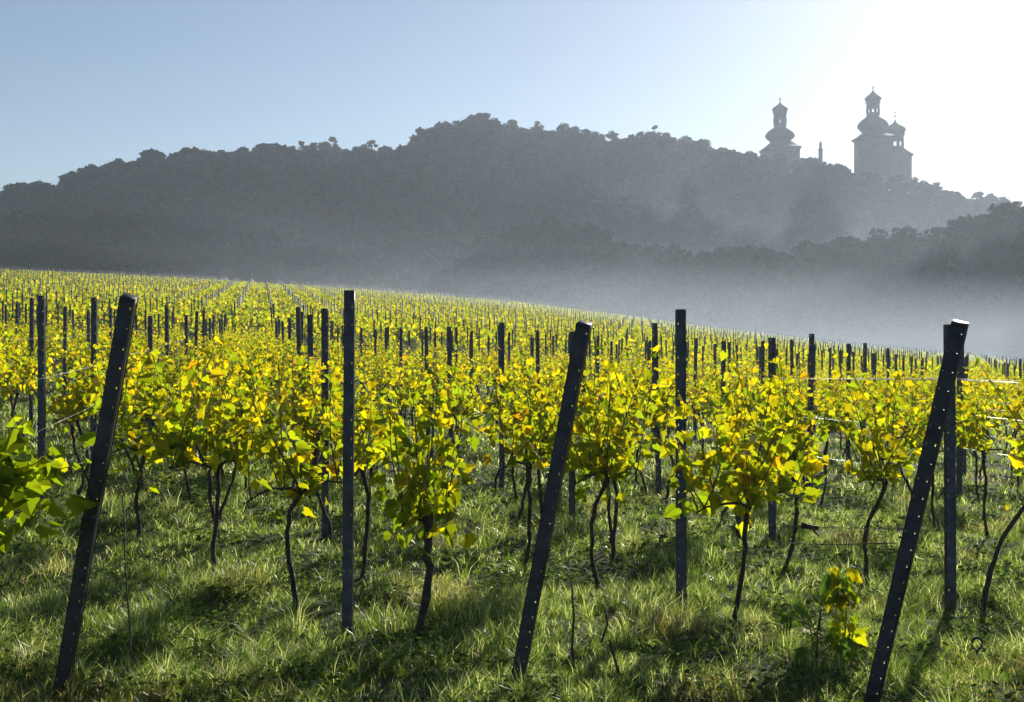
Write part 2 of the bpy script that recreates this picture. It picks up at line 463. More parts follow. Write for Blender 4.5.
# ------------------------------------------------------------------ bell towers on the ridge
def tower(a, Y, prof_roof, shaft, onion, eave, body_hw, base_y, label, tipy, nwin=8, rot=.12):
    """numbers are measured in picture units and turned to metres at distance Y"""
    k = Y / F
    x = pix(a, Y); z0 = gz(x, Y) - 2
    Z = lambda y: EYE + (351 - y) * k - z0
    root = link('bell_tower', None, loc=(x, Y, z0), rot=(0, 0, rot))
    # square body with cornice, pilasters and blind windows
    b = MB(); ztop = Z(eave[1]) - .3; hw = body_hw * k * .86
    box(b, (0, 0, ztop / 2), (2 * hw, 2 * hw, ztop))
    for sx in (-1, 1):
        for sy in (-1, 1):
            box(b, (sx * (hw - .45), sy * (hw - .45), ztop / 2), (1.2, 1.2, ztop - .02))
    link('body', b.mesh('body', M_plaster), root)
    c = MB()
    box(c, (0, 0, ztop - .3), (2 * hw + .9, 2 * hw + .9, .5)); box(c, (0, 0, ztop - 1.6), (2 * hw + .5, 2 * hw + .5, .3))
    link('cornice', c.mesh('cornice', M_plaster), root)
    for s in range(4):
        wm = MB(); an = s * math.pi / 2
        pts = [(-.7, -1.6), (.7, -1.6)] + [(.7 * math.cos(t_), 1.0 + .7 * math.sin(t_)) for t_ in np.linspace(0, math.pi, 7)]
        n = len(pts)
        v = [(p_[0], -hw - .02, ztop - 5 + p_[1]) for p_ in pts] + [(p_[0], -hw + .12, ztop - 5 + p_[1]) for p_ in pts]
        wm.add(v, [list(range(n))]); wm.more_faces([[q, (q + 1) % n, n + (q + 1) % n, n + q] for q in range(n)], 2 * n)
        link('window', wm.mesh('window', M_copper), root, rot=(0, 0, an))
    # flared lower roof
    rmb = MB()
    s2 = 1.0
    lathe(rmb, [(eave[0] * k * 1.28, ztop + .05), (eave[0] * k * 1.22, ztop + .5), (eave[0] * k * .95, Z(eave[1] - 3)), (onion[-1][0] * k * 1.05, Z(onion[-1][1]) + .02)], 4, phase=math.pi / 4)
    link('roof', rmb.mesh('roof', M_copper), root)
    om = MB(); lathe(om, [(h * k, Z(y)) for h, y in onion[::-1]], 16)
    link('onion_dome', om.mesh('onion_dome', M_copper, smooth=False), root)
    # lantern: eight piers with open arches between them
    lm = MB(); sh, y0, y1, w0, w1 = shaft
    zb, zt = Z(y1), Z(y0); wb, wt = Z(w1), Z(w0)
    lathe(lm, [(sh * k, zb), (sh * k, wb)], 8, phase=math.pi / 8)
    lathe(lm, [(sh * k, wt), (sh * k, zt - .4), (sh * k * 1.16, zt - .35), (sh * k * 1.16, zt)], 8, phase=math.pi / 8)
    for s in range(8):
        an = s * math.pi / 4
        cx, cy = math.cos(an) * sh * k * .93, math.sin(an) * sh * k * .93
        pw = sh * k * .16
        tube(lm, [(cx, cy, wb - .05), (cx, cy, wt + .05)], [pw, pw], 4)
    link('lantern', lm.mesh('lantern', M_plaster), root, rot=(0, 0, -rot))
    cm = MB(); lathe(cm, [(h * k, Z(y)) for h, y in prof_roof[::-1]], 12)
    link('cap_roof', cm.mesh('cap_roof', M_copper), root)
    fm = MB(); zt = Z(prof_roof[0][1]) - .1; zc = Z(tipy)
    tube(fm, [(0, 0, zt), (0, 0, zc)], [.12, .09], 6)
    lathe(fm, [(.02, zt + (zc - zt) * .45 - .38), (.3, zt + (zc - zt) * .45 - .2), (.36, zt + (zc - zt) * .45), (.3, zt + (zc - zt) * .45 + .2), (.02, zt + (zc - zt) * .45 + .38)], 8)
    box(fm, (0, 0, zc - .55), (1.1, .16, .18))
    link('finial', fm.mesh('finial', M_gild), root, rot=(0, 0, -rot))
    tag(root, label, 'tower')

tower(780, 436, [(.5, 102), (1.6, 104), (3.8, 105.6), (6.2, 107.2), (7.9, 108.8), (8.0, 110), (6.9, 111.6), (6.4, 112.5)],
      (6.3, 112.5, 128, 118.6, 123.6),
      [(6.7, 128), (8.6, 129.2), (11.2, 131), (13.4, 133), (14.6, 135), (14.5, 137), (13, 139), (10.6, 140.6), (10.2, 141.5)],
      (18.5, 149), 17, 152, 'slim hazy bell tower standing alone, its onion dome nearest the statue', 97)
tower(873, 440, [(.5, 90), (1.7, 92.4), (3.7, 94.2), (6.3, 96.2), (8.1, 98), (8.2, 99.3), (7.0, 101), (6.5, 102)],
      (6.4, 102, 117, 108, 113.2),
      [(6.9, 117), (8.9, 118.4), (11.6, 120.4), (14, 122.8), (15.2, 125.4), (15, 127.8), (13.2, 129.8), (11.6, 131.2), (11.2, 132)],
      (18.4, 138.5), 15.6, 166, 'tallest bell tower, with onion dome and lantern, on the end of the ridge', 85.5)
tower(895, 462, [(.6, 120), (1.6, 122.6), (4.6, 124.8), (8, 126.8), (10.3, 128.8), (10.4, 130.6), (9.4, 132.6), (9.0, 134.5)],
      (8.4, 134.5, 148, 140.6, 147),
      [(8.8, 148), (9.2, 149), (9.4, 149.6)],
      (15.0, 156), 13.4, 171, 'lower wide lantern tower tucked against the tallest bell tower', 111)

# statue on a pedestal between the towers
Y = 434; k = Y / F; x = pix(820.5, Y); z0 = gz(x, Y)
st = link('statue', None, loc=(x, Y, z0))
pm = MB(); hb = max(1.0, EYE + (351 - 149.5) * k - z0)
box(pm, (0, 0, hb / 2), (1.3, 1.3, hb)); box(pm, (0, 0, hb - .1), (1.7, 1.7, .3))
link('pedestal', pm.mesh('pedestal', M_plaster), st)
fm = MB(); ft = EYE + (351 - 141) * k - z0 - hb
lathe(fm, [(.5, hb + .05), (.62, hb + ft * .1), (.5, hb + ft * .35), (.58, hb + ft * .62), (.6, hb + ft * .76), (.22, hb + ft * .82), (.28, hb + ft * .9), (.25, hb + ft * .97), (.05, hb + ft)], 10)
link('figure', fm.mesh('figure', M_plaster, smooth=True), st)
tag(st, 'small statue on a pedestal on the ridge between the bell towers', 'statue')

# ------------------------------------------------------------------ the vineyard: lattice
RD = np.array([-.215, .977]); RD /= np.linalg.norm(RD)         # row direction
RN = np.array([RD[1], -RD[0]])
ROT = math.atan2(-RD[0], RD[1])                                 # rows' heading as a rotation about z
def uv(u, v): return RD * u + RN * v
V0, DV = .62, 2.08
U0, DU = 7.25, 3.05
HEAD = (50.0, 58.5)                                             # grass track between the near and the far field

def in_view(x, y, m=40):
    a = 512 + F * x / max(y, .1)
    return y > 2 and -m < a < 1024 + m

# posts: pressed steel channel with rows of slots
def post_mesh(w, d, h, t, name, m):
    mb = MB()
    xs = [-w / 2, -w / 2 + w * .13, -w / 2 + w * .235, w / 2 - w * .235, w / 2 - w * .13, w / 2]
    zs = [-.45, .05]; z = .05
    while z < h - .12:
        zs += [z + .105, z + .121]; z += .121
    zs.append(h)
    holes = set()
    def wall(P, skip):
        n, mm = len(zs), P.shape[0]
        v = np.zeros((n, mm, 2, 3))
        for a_ in range(n):
            for b_ in range(mm):
                v[a_, b_, 0] = (P[b_, 0], P[b_, 1], zs[a_]); v[a_, b_, 1] = (P[b_, 0] + P[b_, 2] * t, P[b_, 1] + P[b_, 3] * t, zs[a_])
        idx = lambda a_, b_, s: (a_ * mm + b_) * 2 + s
        f = []
        solid = lambda a_, b_: 0 <= a_ < n - 1 and 0 <= b_ < mm - 1 and not (a_ >= 2 and a_ % 2 == 0 and b_ in skip and a_ < n - 2)
        for a_ in range(n - 1):
            for b_ in range(mm - 1):
                if not solid(a_, b_): continue
                f.append([idx(a_, b_, 0), idx(a_, b_ + 1, 0), idx(a_ + 1, b_ + 1, 0), idx(a_ + 1, b_, 0)])
                f.append([idx(a_, b_, 1), idx(a_ + 1, b_, 1), idx(a_ + 1, b_ + 1, 1), idx(a_, b_ + 1, 1)])
                for (da, db, p1, p2) in ((-1, 0, (a_, b_), (a_, b_ + 1)), (1, 0, (a_ + 1, b_), (a_ + 1, b_ + 1)), (0, -1, (a_, b_), (a_ + 1, b_)), (0, 1, (a_, b_ + 1), (a_ + 1, b_ + 1))):
                    if not solid(a_ + da, b_ + db):
                        f.append([idx(*p1, 0), idx(*p2, 0), idx(*p2, 1), idx(*p1, 1)])
        mb.add(v.reshape(-1, 3), f)
    wall(np.array([[x, 0, 0, 1] for x in xs]), (1, 3))                 # web, slots near both edges
    ys = [t + .001, d * .5, d]
    for s in (-1, 1):
        wall(np.array([[s * (w / 2), y, -s, 0] for y in ys]), ())      # flanges
        wall(np.array([[s * (w / 2 - t - .001 - q), d - t, 0, 1] for q in (0, .012)]), ())   # return lips
    box(mb, (0, d / 2 - .001, h + .002), (w - .001, d, .006))
    return mb.mesh(name, m)
P_line = post_mesh(.066, .04, 2.2, .004, 'post', M_post)
P_line2 = post_mesh(.062, .038, 2.12, .004, 'post', M_post)
P_end = post_mesh(.066, .062, 2.75, .005, 'end_post', M_endpost)

def at(px, py):
    """ground point seen at this place of the photograph, on the level ground near the camera"""
    Y = F * EYE / (py - 351.0)
    return np.array([(px - 512) / F * Y, Y])

def end_post(bx, by, tx, ty, ztop, label, yaw):
    B = np.array([bx, by, gz(bx, by)]); T = np.array([tx, ty, ztop])
    d = Vector(T - B); L = d.length
    o = link('end_post', P_end, loc=B)
    zax = d.normalized(); yax = Vector((math.sin(yaw), math.cos(yaw), 0)); xax = yax.cross(zax).normalized(); yax = zax.cross(xax)
    mt = Matrix((xax, yax, zax)).transposed().to_4x4(); mt.translation = Vector(B)
    o.matrix_world = mt @ Matrix.Diagonal((1, 1, L / 2.75, 1))
    tag(o, label, 'post', 'slanting end posts of the vine rows')
end_post(-2.33, 5.84, -1.70, 5.02, 2.005, 'slanting perforated end post beside the low dark-leaved vine', -.08)
end_post(.01, 5.98, .325, 5.22, 1.895, 'slanting perforated end post between the two tall nearest upright posts', .22)
end_post(1.76, 5.62, 1.935, 4.93, 1.893, 'slanting dark end post crossing in front of an upright post', .5)

posts = []
special = [((347, 632, 291), 0, 'tallest upright steel post with slots, between the bushy vine and a thinner post'),
           ((682, 613, 310), 0, 'upright slotted steel post standing alone beside the statue-side end of the front rows'),
           ((952, 612, 325), 0, 'upright steel post half hidden behind the slanting dark end post'),
           ((325, 545, 309), 1, 'thinner upright post just behind the tallest upright post'),
           ((502, 495, 323), 1, 'upright post between the bushy vine and the middle slanting end post'),
           ((572, 530, 332), 1, 'upright post with its lower half showing behind the middle slanting end post'),
           ((773, 537, 338), 1, 'upright post rising behind the vine with the long low arm'),
           ((41, 540, 296), 1, 'upright post rising out of the low dark-leaved vine'),
           ((93, 510, 298), 1, 'upright post just behind the slanting end post beside the dark-leaved vine'),
           ]
labels2 = ['upright post next beyond the slotted post, seen above the golden leaves']
special[1] = ((682, 613, 310), 0, 'upright slotted steel post with bare grass at its foot, beside a wide-forked vine')
sp_xy = []
for (px_, py_, ty_), kind_, lab in special:
    P = at(px_, py_); sp_xy.append(P)
    o = link('steel_post', P_line if kind_ == 0 else P_line2, loc=(P[0], P[1], gz(*P)), rot=(R(random.uniform(-.6, .6)), R(random.uniform(-.4, .4)), ROT * .3 + random.uniform(-.1, .1)))
    o.scale = (1, 1, (EYE + (351 - ty_) / F * P[1] - gz(*P)) / (2.2 if kind_ == 0 else 2.12))
    tag(o, lab, 'post', 'upright posts of the vine rows')
cands = []
for iv in range(-60, 60):
    for iu in range(0, 72):
        u = U0 + DU * iu; v = V0 + DV * iv
        if HEAD[0] < u < HEAD[1] or u > 203: continue
        P = uv(u, v) + np.array([random.gauss(0, .05), random.gauss(0, .07)])
        if not in_view(P[0], P[1], 60): continue
        if P[1] > 201 or P[1] < 8.2: continue
        if min(np.linalg.norm(P - s) for s in sp_xy) < (1.5 if P[0] < 2.4 else 2.4): continue
        cands.append((P[1], P[0]))
cands.sort()
inner = [c for c in cands if in_view(c[1], c[0], 4)]
take = set(inner[:280])
far_posts = MB()
for (y, x) in cands:
    z = gz(x, y)
    h = random.uniform(2.0, 2.2)
    if (y, x) in take:
        o = link('steel_post', P_line2, loc=(x, y, z), rot=(R(random.gauss(0, 1.0)), R(random.gauss(0, .9)), ROT * .3 + random.uniform(-.2, .2)))
        o.scale = (1, 1, h / 2.12)
        if y < 50:
            tag(o, 'dark upright post poking out of the golden vine rows of the nearer field', 'post', 'upright posts of the nearer vine rows')
        else:
            tag(o, 'thin dark post on the paler slope beyond the nearer vine rows', 'post', 'posts on the far vineyard slope')
    else:
        w = .032 + y * .00007
        tube(far_posts, [(x, y, z - .2), (x + random.gauss(0, .03), y, z + h)], [w, w], 4)
tag(link('distant_posts', far_posts.mesh('distant_posts', M_post)), kind='stuff')
print('posts', len(take), len(cands))

# ------------------------------------------------------------------ vines
HALF = np.array([(0, 0), (.10, -.15), (.30, -.19), (.47, -.05), (.45, .10), (.60, .27), (.49, .41), (.45, .60), (.28, .63), (.17, .84), (0, .98)])
def leaf_full():
    v = []; n = len(HALF)
    for s in (1, -1):
        for x_, y_ in HALF:
            v.append((s * x_, y_, .34 * x_ - .42 * y_ * y_ + .09 * math.sin(9 * x_ + 5 * y_)))
    f = [list(range(n)), list(range(n, 2 * n))[::-1]]
    return np.array(v), np.array(f)
LV, LF = leaf_full()
SV = np.array([(0, 0, 0), (.42, .1, .1), (.34, .62, .02), (0, 1, -.2), (-.42, .1, .1), (-.34, .62, .02)], float)
SF = np.array([[0, 1, 2, 3], [0, 3, 5, 4]])

PAL_GREEN = np.array([.085, .135, .016]); PAL_LIME = np.array([.155, .175, .012]); PAL_YEL = np.array([.235, .20, .010]); PAL_ORG = np.array([.25, .15, .012])
def leaf_cols(n, g, warm):
    t = np.clip(np.where(g.uniform(0, 1, n) < .27, g.normal(.05, .1, n), g.normal(warm, .26, n)), 0, 1.25)[:, None]
    c = np.where(t < .5, PAL_GREEN + (PAL_LIME - PAL_GREEN) * t * 2, PAL_LIME + (PAL_YEL - PAL_LIME) * (t - .5) * 2)
    c = np.where(t > 1.2, PAL_ORG, c)
    return np.clip(c, .005, .5) * g.uniform(.75, 1.2, (n, 1))

def place_leaves(mb, pts, dirs, size, col, g, full):
    """leaf blades hang from pts, tip along dirs"""
    n = len(pts)
    d = dirs / (np.linalg.norm(dirs, axis=1)[:, None] + 1e-9)
    a = np.cross(d, g.normal(size=(n, 3))); a /= np.linalg.norm(a, axis=1)[:, None] + 1e-9
    nn = np.cross(a, d)
    T, Fc = (LV, LF) if full else (SV, SF)
    sx = size * g.uniform(.85, 1.2, n)
    v = pts[:, None, :] + a[:, None, :] * (T[None, :, 0] * sx[:, None])[..., None] + d[:, None, :] * (T[None, :, 1] * size[:, None])[..., None] \
        + nn[:, None, :] * (T[None, :, 2] * size[:, None] * g.uniform(.4, 1.8, n)[:, None])[..., None]
    k = len(T)
    f = (Fc[None] + (np.arange(n) * k)[:, None, None]).reshape(-1, Fc.shape[1])
    cc = np.repeat(col[:, None, :], k, axis=1)
    if full:
        rim = np.clip(np.hypot(T[:, 0], T[:, 1] - .25) / .6, 0, 1.2)[None, :, None] * g.uniform(.1, 1, (n, 1, 1))
        cc = cc * (1 + rim * np.array([.14, .06, -.1])) * (1 - .10 * (1 - rim)) * g.uniform(.86, 1.1, (n, k, 1))
        bad = (g.uniform(0, 1, (n, k, 1)) < .05)
        cc = np.where(bad, cc * [.55, .38, .5], cc)
    mb.add(v.reshape(-1, 3), f, 0, cc.reshape(-1, 3))

def shoot_path(p0, top, g, sway=.1):
    n = 7
    q = np.linspace(0, 1, n)[:, None]
    end = np.array(top)
    w = np.stack([np.sin(q[:, 0] * 3 + g.uniform(0, 6)), np.cos(q[:, 0] * 3.4 + g.uniform(0, 6)), np.zeros(n)], -1) * sway * q
    return np.array(p0) * (1 - q) + end * q + w - w[0]

def vine_parts(seed, ht=.86, lean=(0, 0), kink=.05, arms=(.45, .45), nshoot=9, top=1.72, leaf=.105, per=17, full=True, warm=.55, rad=.016, bottom_leaves=0, spread=.14, arm_drop=0.0):
    """local frame: rows run along +Y. returns dict of meshbuilders"""
    g = np.random.default_rng(seed)
    tr = MB(); n = 15
    q = np.linspace(0, 1, n)
    w = np.stack([kink * np.sin(q * g.uniform(3, 6) + g.uniform(0, 6)), kink * np.sin(q * g.uniform(3, 6) + g.uniform(0, 6))], -1)
    w -= w[0]
    w += g.normal(0, .006, (n, 2)) * (q[:, None] > 0)
    path = np.stack([lean[0] * q ** 1.3 + w[:, 0], lean[1] * q ** 1.3 + w[:, 1], -.06 + (ht + .06) * q], -1)
    tube(tr, path, rad * np.interp(q, [0, .12, .5, .85, 1], [1.4, 1.08, .92, .95, 1.3]) * g.uniform(.82, 1.2, n), 8)
    head = path[-1]
    armsb = []; starts = []
    for s, L in zip((1, -1), arms):
        if L <= 0: continue
        m_ = 6; qq = np.linspace(0, 1, m_)
        ap = np.stack([head[0] + g.normal(0, .015, m_) * (qq > 0), head[1] + s * L * qq, head[2] - .01 + .05 * np.sin(qq * 3) - arm_drop * qq + g.normal(0, .012, m_) * (qq > 0)], -1)
        ap[0] = head - np.array([0, 0, .012])
        ab = MB(); tube(ab, ap, np.linspace(rad * .75, rad * .3, m_), 6); armsb.append(ab)
        starts.append(ap)
    starts.append(np.array([head, head]))
    shoots = []; fol = MB(); lp = []; ld = []; ls = []; hz = []
    for k_ in range(nshoot):
        ap = starts[g.integers(len(starts))] if len(starts) > 1 else starts[0]
        f = g.uniform(0, 1) * (len(ap) - 1); i0 = min(int(f), len(ap) - 2)
        p0 = ap[i0] + (ap[i0 + 1] - ap[i0]) * (f - i0)
        tz = top * g.uniform(.80, 1.06)
        if k_ % 4 == 3: tz = head[2] + (top - head[2]) * g.uniform(.25, .6)
        e = (p0[0] + g.normal(0, spread), p0[1] + g.normal(0, .14), tz)
        sp = shoot_path(p0, e, g, .06)
        sb = MB(); tube(sb, sp, np.linspace(.0052, .002, len(sp)), 5); shoots.append(sb)
        m_ = per
        tt = np.linspace(.04, 1.0, m_) + g.uniform(-.02, .02, m_); tt = np.clip(tt, 0, 1)
        idx = tt * (len(sp) - 1); i0 = np.minimum(idx.astype(int), len(sp) - 2)
        P = sp[i0] + (sp[i0 + 1] - sp[i0]) * (idx - i0)[:, None]
        an = g.uniform(0, 6.28, m_)
        pet = np.stack([np.cos(an), np.sin(an), g.uniform(-.1, .6, m_)], -1) * (g.uniform(.03, .12, m_) * (1.1 - .5 * tt))[:, None]
        lp.append(P + pet)
        ld.append(pet * 4 + np.stack([g.normal(0, .35, m_), g.normal(0, .35, m_), g.uniform(-1.1, .15, m_)], -1) * .55)
        ls.append(leaf * (1.06 - .5 * tt ** 2) * g.uniform(.55, 1.3, m_))
        hz.append(P[:, 2])
    if bottom_leaves:
        m_ = bottom_leaves
        P = head + np.stack([g.normal(0, .15, m_), g.normal(0, .18, m_), g.uniform(-.18, .30, m_)], -1)
        lp.append(P); ld.append(np.stack([g.normal(0, .6, m_), g.normal(0, .6, m_), g.uniform(-1, .1, m_)], -1)); ls.append(leaf * g.uniform(.6, 1.3, m_)); hz.append(P[:, 2])
    lp = np.concatenate(lp); ld = np.concatenate(ld); ls = np.concatenate(ls); hz = np.concatenate(hz)
    wv = warm + .22 * (hz - 1.25)
    cols = np.concatenate([leaf_cols(1, g, float(x_)) for x_ in wv])
    place_leaves(fol, lp, ld, ls, cols, g, full)
    return tr, armsb, shoots, fol

VINE_ROT = ROT
def hero_vine(base, label, seed, rot=VINE_ROT, **kw):
    tr, ar, sh, fo = vine_parts(seed, **kw)
    x, y = base
    r = link('grape_vine', None, loc=(x, y, gz(x, y)), rot=(0, 0, rot))
    t_ = link('trunk', tr.mesh('trunk', M_bark, smooth=True), r)
    for b_ in ar: link('arm', b_.mesh('arm', M_bark, smooth=True), t_)
    for b_ in sh: link('shoot', b_.mesh('shoot', M_shoot), r)
    link('foliage', fo.mesh('foliage', M_leaf, colors=True), r)
    tag(r, label, 'grape vine', 'grape vines of the front rows')
    return np.array([x, y])

heroes = []; LK = .66
H = lambda *a, **k: heroes.append(hero_vine(*a, **k))
H(at(412, 652), 'bushy grape vine with thick curved trunk and lit leaves down to its fork', 1, lean=(.08, .02), ht=.76, kink=.03, rad=.026, nshoot=14, per=16, bottom_leaves=30, leaf=.115*LK, arms=(.32, .28), warm=.4, spread=.22, top=1.66, rot=VINE_ROT - .7)
H(at(293, 622), 'slender leaning vine directly beside the tallest upright post', 2, lean=(.17, .0), ht=.86, nshoot=11, per=20, bottom_leaves=12, leaf=.1*LK, arms=(.52, .5), warm=.55, kink=.05, rot=VINE_ROT - .7, spread=.24)
H(at(215, 590), 'straight thin-stemmed vine with a small tuft, left of the slender leaning vine', 3, lean=(.06, 0), ht=.85, nshoot=10, per=20, bottom_leaves=7, leaf=.095, arms=(.52, .5), warm=.5, kink=.03, rot=VINE_ROT - .7, spread=.24)
H(at(140, 556), 'thin crooked vine just right of the slanting end post by the dark-leaved vine', 4, lean=(.05, 0), ht=.8, nshoot=11, per=20, bottom_leaves=15, leaf=.1*LK, arms=(.52, .5), warm=.5, rot=VINE_ROT - .7, spread=.24)
H(at(731, 630), 'vine with sinuous trunk whose long low arm reaches right over bare grass', 5, lean=(.17, .0), ht=.84, nshoot=14, per=20, bottom_leaves=15, leaf=.115*LK, arms=(.52, .5), warm=.55, kink=.04, rot=VINE_ROT - 1.1, spread=.24)
H(at(600, 598), 'wavy-trunked vine with wide fork between middle end post and slotted post', 6, lean=(.09, 0), ht=.86, nshoot=15, per=20, bottom_leaves=17, leaf=.11*LK, arms=(.52, .5), warm=.48, kink=.04, rot=VINE_ROT - .8, spread=.24)
H(at(521, 578), 'thin wavy vine just left of the middle slanting end post', 7, lean=(.1, 0), ht=.88, nshoot=11, per=19, leaf=.1*LK, arms=(.52, .5), warm=.55, rot=VINE_ROT - .7, spread=.24)
H(at(783, 570), 'short thin vine under the post with dark leaves beside the long-armed vine', 8, lean=(.06, 0), ht=.84, nshoot=12, per=20, leaf=.11*LK, bottom_leaves=10, arms=(.52, .5), warm=.45, rot=VINE_ROT - .7, spread=.24)
H(at(870, 588), 'thin vine with wavy stem just left of the slanting dark end post', 9, lean=(.12, 0), ht=.84, nshoot=11, per=20, leaf=.105*LK, arms=(.52, .5), warm=.55, rot=VINE_ROT - .7, spread=.24)
H(at(979, 614), 'strongly leaning vine beyond the slanting dark end post, its head at the picture edge', 10, lean=(.42, .1), ht=.92, nshoot=13, per=19, leaf=.1*LK, bottom_leaves=10, arms=(.52, .5), warm=.55, kink=.03, rot=VINE_ROT - .7, spread=.24)
H(np.array([-2.50, 5.3]), 'low dark-leaved vine with large green leaves hanging beside the slanting end post', 11, lean=(.02, .0), ht=1.12, nshoot=18, per=18, top=1.46, leaf=.14*LK, bottom_leaves=170, arms=(.35, .3), warm=-.1, spread=.2, rad=.022)

LODN = 8
def variant(seed, full, **kw):
    tr, ar, sh, fo = vine_parts(seed, full=full, **kw)
    for b_ in sh:
        for (kk, mm), fl in b_.f.items():
            pass
        fo.v.append(np.concatenate(b_.v)); fo.c.append(np.concatenate(b_.c)); 
        for (kk, mm), fl in b_.f.items():
            fo.f.setdefault((kk, 1), []).extend([x_ + fo.n for x_ in fl])
        fo.n += b_.n
    return (tr.mesh('trunk', M_bark, smooth=True), [b_.mesh('arm', M_bark) for b_ in ar], fo.mesh('foliage', [M_leaf, M_shoot], colors=True), (tr, ar, fo))
def rk(g): return dict(lean=(g.normal(0, .09), g.normal(0, .06)), ht=g.uniform(.78, .92), kink=.06, arms=(g.uniform(.3, .48), g.uniform(.3, .48)))
g = np.random.default_rng(77)
V_near = [variant(500 + q, True, nshoot=int(g.integers(9, 13)), per=17, spread=.36, leaf=.07, top=1.6, warm=g.uniform(.45, .7), bottom_leaves=int(g.integers(0, 10)), **rk(g)) for q in range(9)]
V_mid = [variant(600 + q, False, nshoot=11, per=15, spread=.38, leaf=.08, top=1.56, warm=g.uniform(.6, .85), bottom_leaves=10, **rk(g)) for q in range(7)]
FAR = []
for q in range(10):
    gg = np.random.default_rng(700 + q); fb = MB()
    n = 34
    P = np.stack([gg.normal(0, .36, n), gg.uniform(-.52, .52, n), gg.uniform(.75, 1.55, n)], -1)
    place_leaves(fb, P, gg.normal(size=(n, 3)) + [0, 0, -.5], gg.uniform(.16, .26, n), leaf_cols(n, gg, .66) * .92, gg, False)
    FAR.append((np.concatenate(fb.v), np.concatenate(fb.c), np.concatenate(fb.f[(4, 0)])))
MIDARR = []
for vr in V_mid:
    fo = vr[3][2]
    MIDARR.append((np.concatenate(fo.v)[:len(fo.v[0])], fo.c[0], fo.f[(4, 0)][0], vr))

vc = []
DW = .92
for iv in range(-60, 60):
    for iu in range(0, 220):
        u = 7.0 + DW * iu; v = V0 + DV * iv
        if HEAD[0] < u < HEAD[1] or u > 202: continue
        if random.random() < (.07 if u < 50 else .03): continue
        P = uv(u, v) + np.array([random.gauss(0, .20), random.gauss(0, .12)])
        if not in_view(P[0], P[1], 70 + 900 / max(P[1], 1)): continue
        if P[1] > 199 or P[1] < 7.0: continue
        if min(np.linalg.norm(P - s) for s in heroes) < .75: continue
        if P[1] < 8.6 and in_view(P[0], P[1], 30): continue
        vc.append((P[1], P[0]))
for q in range(44):     # self-set vines standing out of line between two rows
    P = uv(10.5 + q * .95, V0 - DV * .5 + random.gauss(0, .25))
    if P[1] < HEAD[0] - 1: vc.append((P[1], P[0]))
vc.sort()
inn = [c for c in vc if in_view(c[1], c[0], 10)]
takev = set(inn[:286])
lim = inn[285][0]
print('vines', len(vc), 'things to', lim)
mass = MB(); stems = MB()
near_lab = 'grape vine with yellow-green leaves in the dense rows behind the front vines'
for (y, x) in vc:
    z = gz(x, y); flip = random.choice((0, math.pi))
    an = ROT + flip + random.gauss(0, .12)
    if (y, x) in takev:
        vr = random.choice(V_near if y < 17 else V_mid)
        r = link('grape_vine', None, loc=(x, y, z), rot=(0, 0, an))
        s = random.uniform(.93, 1.07); r.scale = (s, s, s)
        t_ = link('trunk', vr[0], r)
        for am in vr[1]: link('arm', am, t_)
        link('foliage', vr[2], r)
        tag(r, near_lab, 'grape vine', 'grape vines of the dense rows')
    else:
        ca, sa = math.cos(an), math.sin(an)
        if y < 52:
            v, c, f, vr = random.choice(MIDARR)
            tv = np.concatenate(vr[3][0].v); tf = vr[3][0].f
        else:
            v, c, f = random.choice(FAR); tv = None
        hs = random.uniform(.92, 1.08)
        T = lambda q: np.stack([q[:, 0] * ca - q[:, 1] * sa + x, q[:, 0] * sa + q[:, 1] * ca + y, q[:, 2] * hs + z], -1)
        mass.add(T(v), f, 0, c[:, :3] * random.uniform(.9, 1.1))
        if tv is not None:
            for (kk, mm), fl in tf.items():
                if kk == 4: mass.add(T(tv), np.concatenate(fl), 1)
tag(link('vineyard', mass.mesh('vineyard', [M_leaf, M_bark], colors=True)), kind='stuff')

# trellis wires, one object each
def wire(p, q, r=.0022, sag=.0):
    mb = MB()
    p = np.array(p, float); q = np.array(q, float); n = max(2, int(np.linalg.norm(q - p) / 1.5))
    t_ = np.linspace(0, 1, n)[:, None]
    pts = p * (1 - t_) + q * t_
    tube(mb, pts, r, 5)
    return mb
for iv in range(-2, 6):
    v = V0 + DV * iv
    for hgt in (.86, 1.2, 1.55):
        us = np.arange(U0, 38, DU)
        pts = []
        for u in us:
            P = uv(u, v); pts.append((P[0] + .0, P[1], gz(*P) + hgt))
        mb = MB(); tube(mb, np.array(pts), .0022 if iv >= 2 else .0013, 5)
        o = link('trellis_wire', mb.mesh('trellis_wire', M_brightwire if iv >= 2 else M_wire))
        tag(o, 'thin steel trellis wire stretched along a vine row', 'wire', 'trellis wires of the vine rows')

# low wire with its tensioner by the dark slanting end post
p0 = np.array([1.86, 5.35, .0]); zt = gz(1.8, 5.6) + .62
mbw = MB(); A0 = np.array([1.815, 5.44, .62]); A1 = np.array([2.12, 8.1, .40]); A1 = np.array([(786 - 512) / F * 8.3, 8.3, EYE - (543 - 351) / F * 8.3])
A0 = np.array([(896 - 512) / F * 5.43, 5.43, EYE - (543 - 351) / F * 5.43])
tube(mbw, np.array([A0, (A0 + A1) / 2 - [0, 0, .01], A1]), .003, 5)
tag(link('anchor_wire', mbw.mesh('anchor_wire', M_iron)), 'low dark wire running back from the slanting dark end post', 'wire')
tm = MB(); c = np.array([(811 - 512) / F * 8.0, 8.0, EYE - (527 - 351) / F * 8.0])
wt = link('wire_tensioner', None, loc=c, rot=(0, R(8), 0))
b_ = MB(); box(b_, (0, 0, 0), (.10, .035, .03)); box(b_, (-.055, 0, .004), (.02, .045, .042)); link('housing', b_.mesh('housing', M_iron), wt)
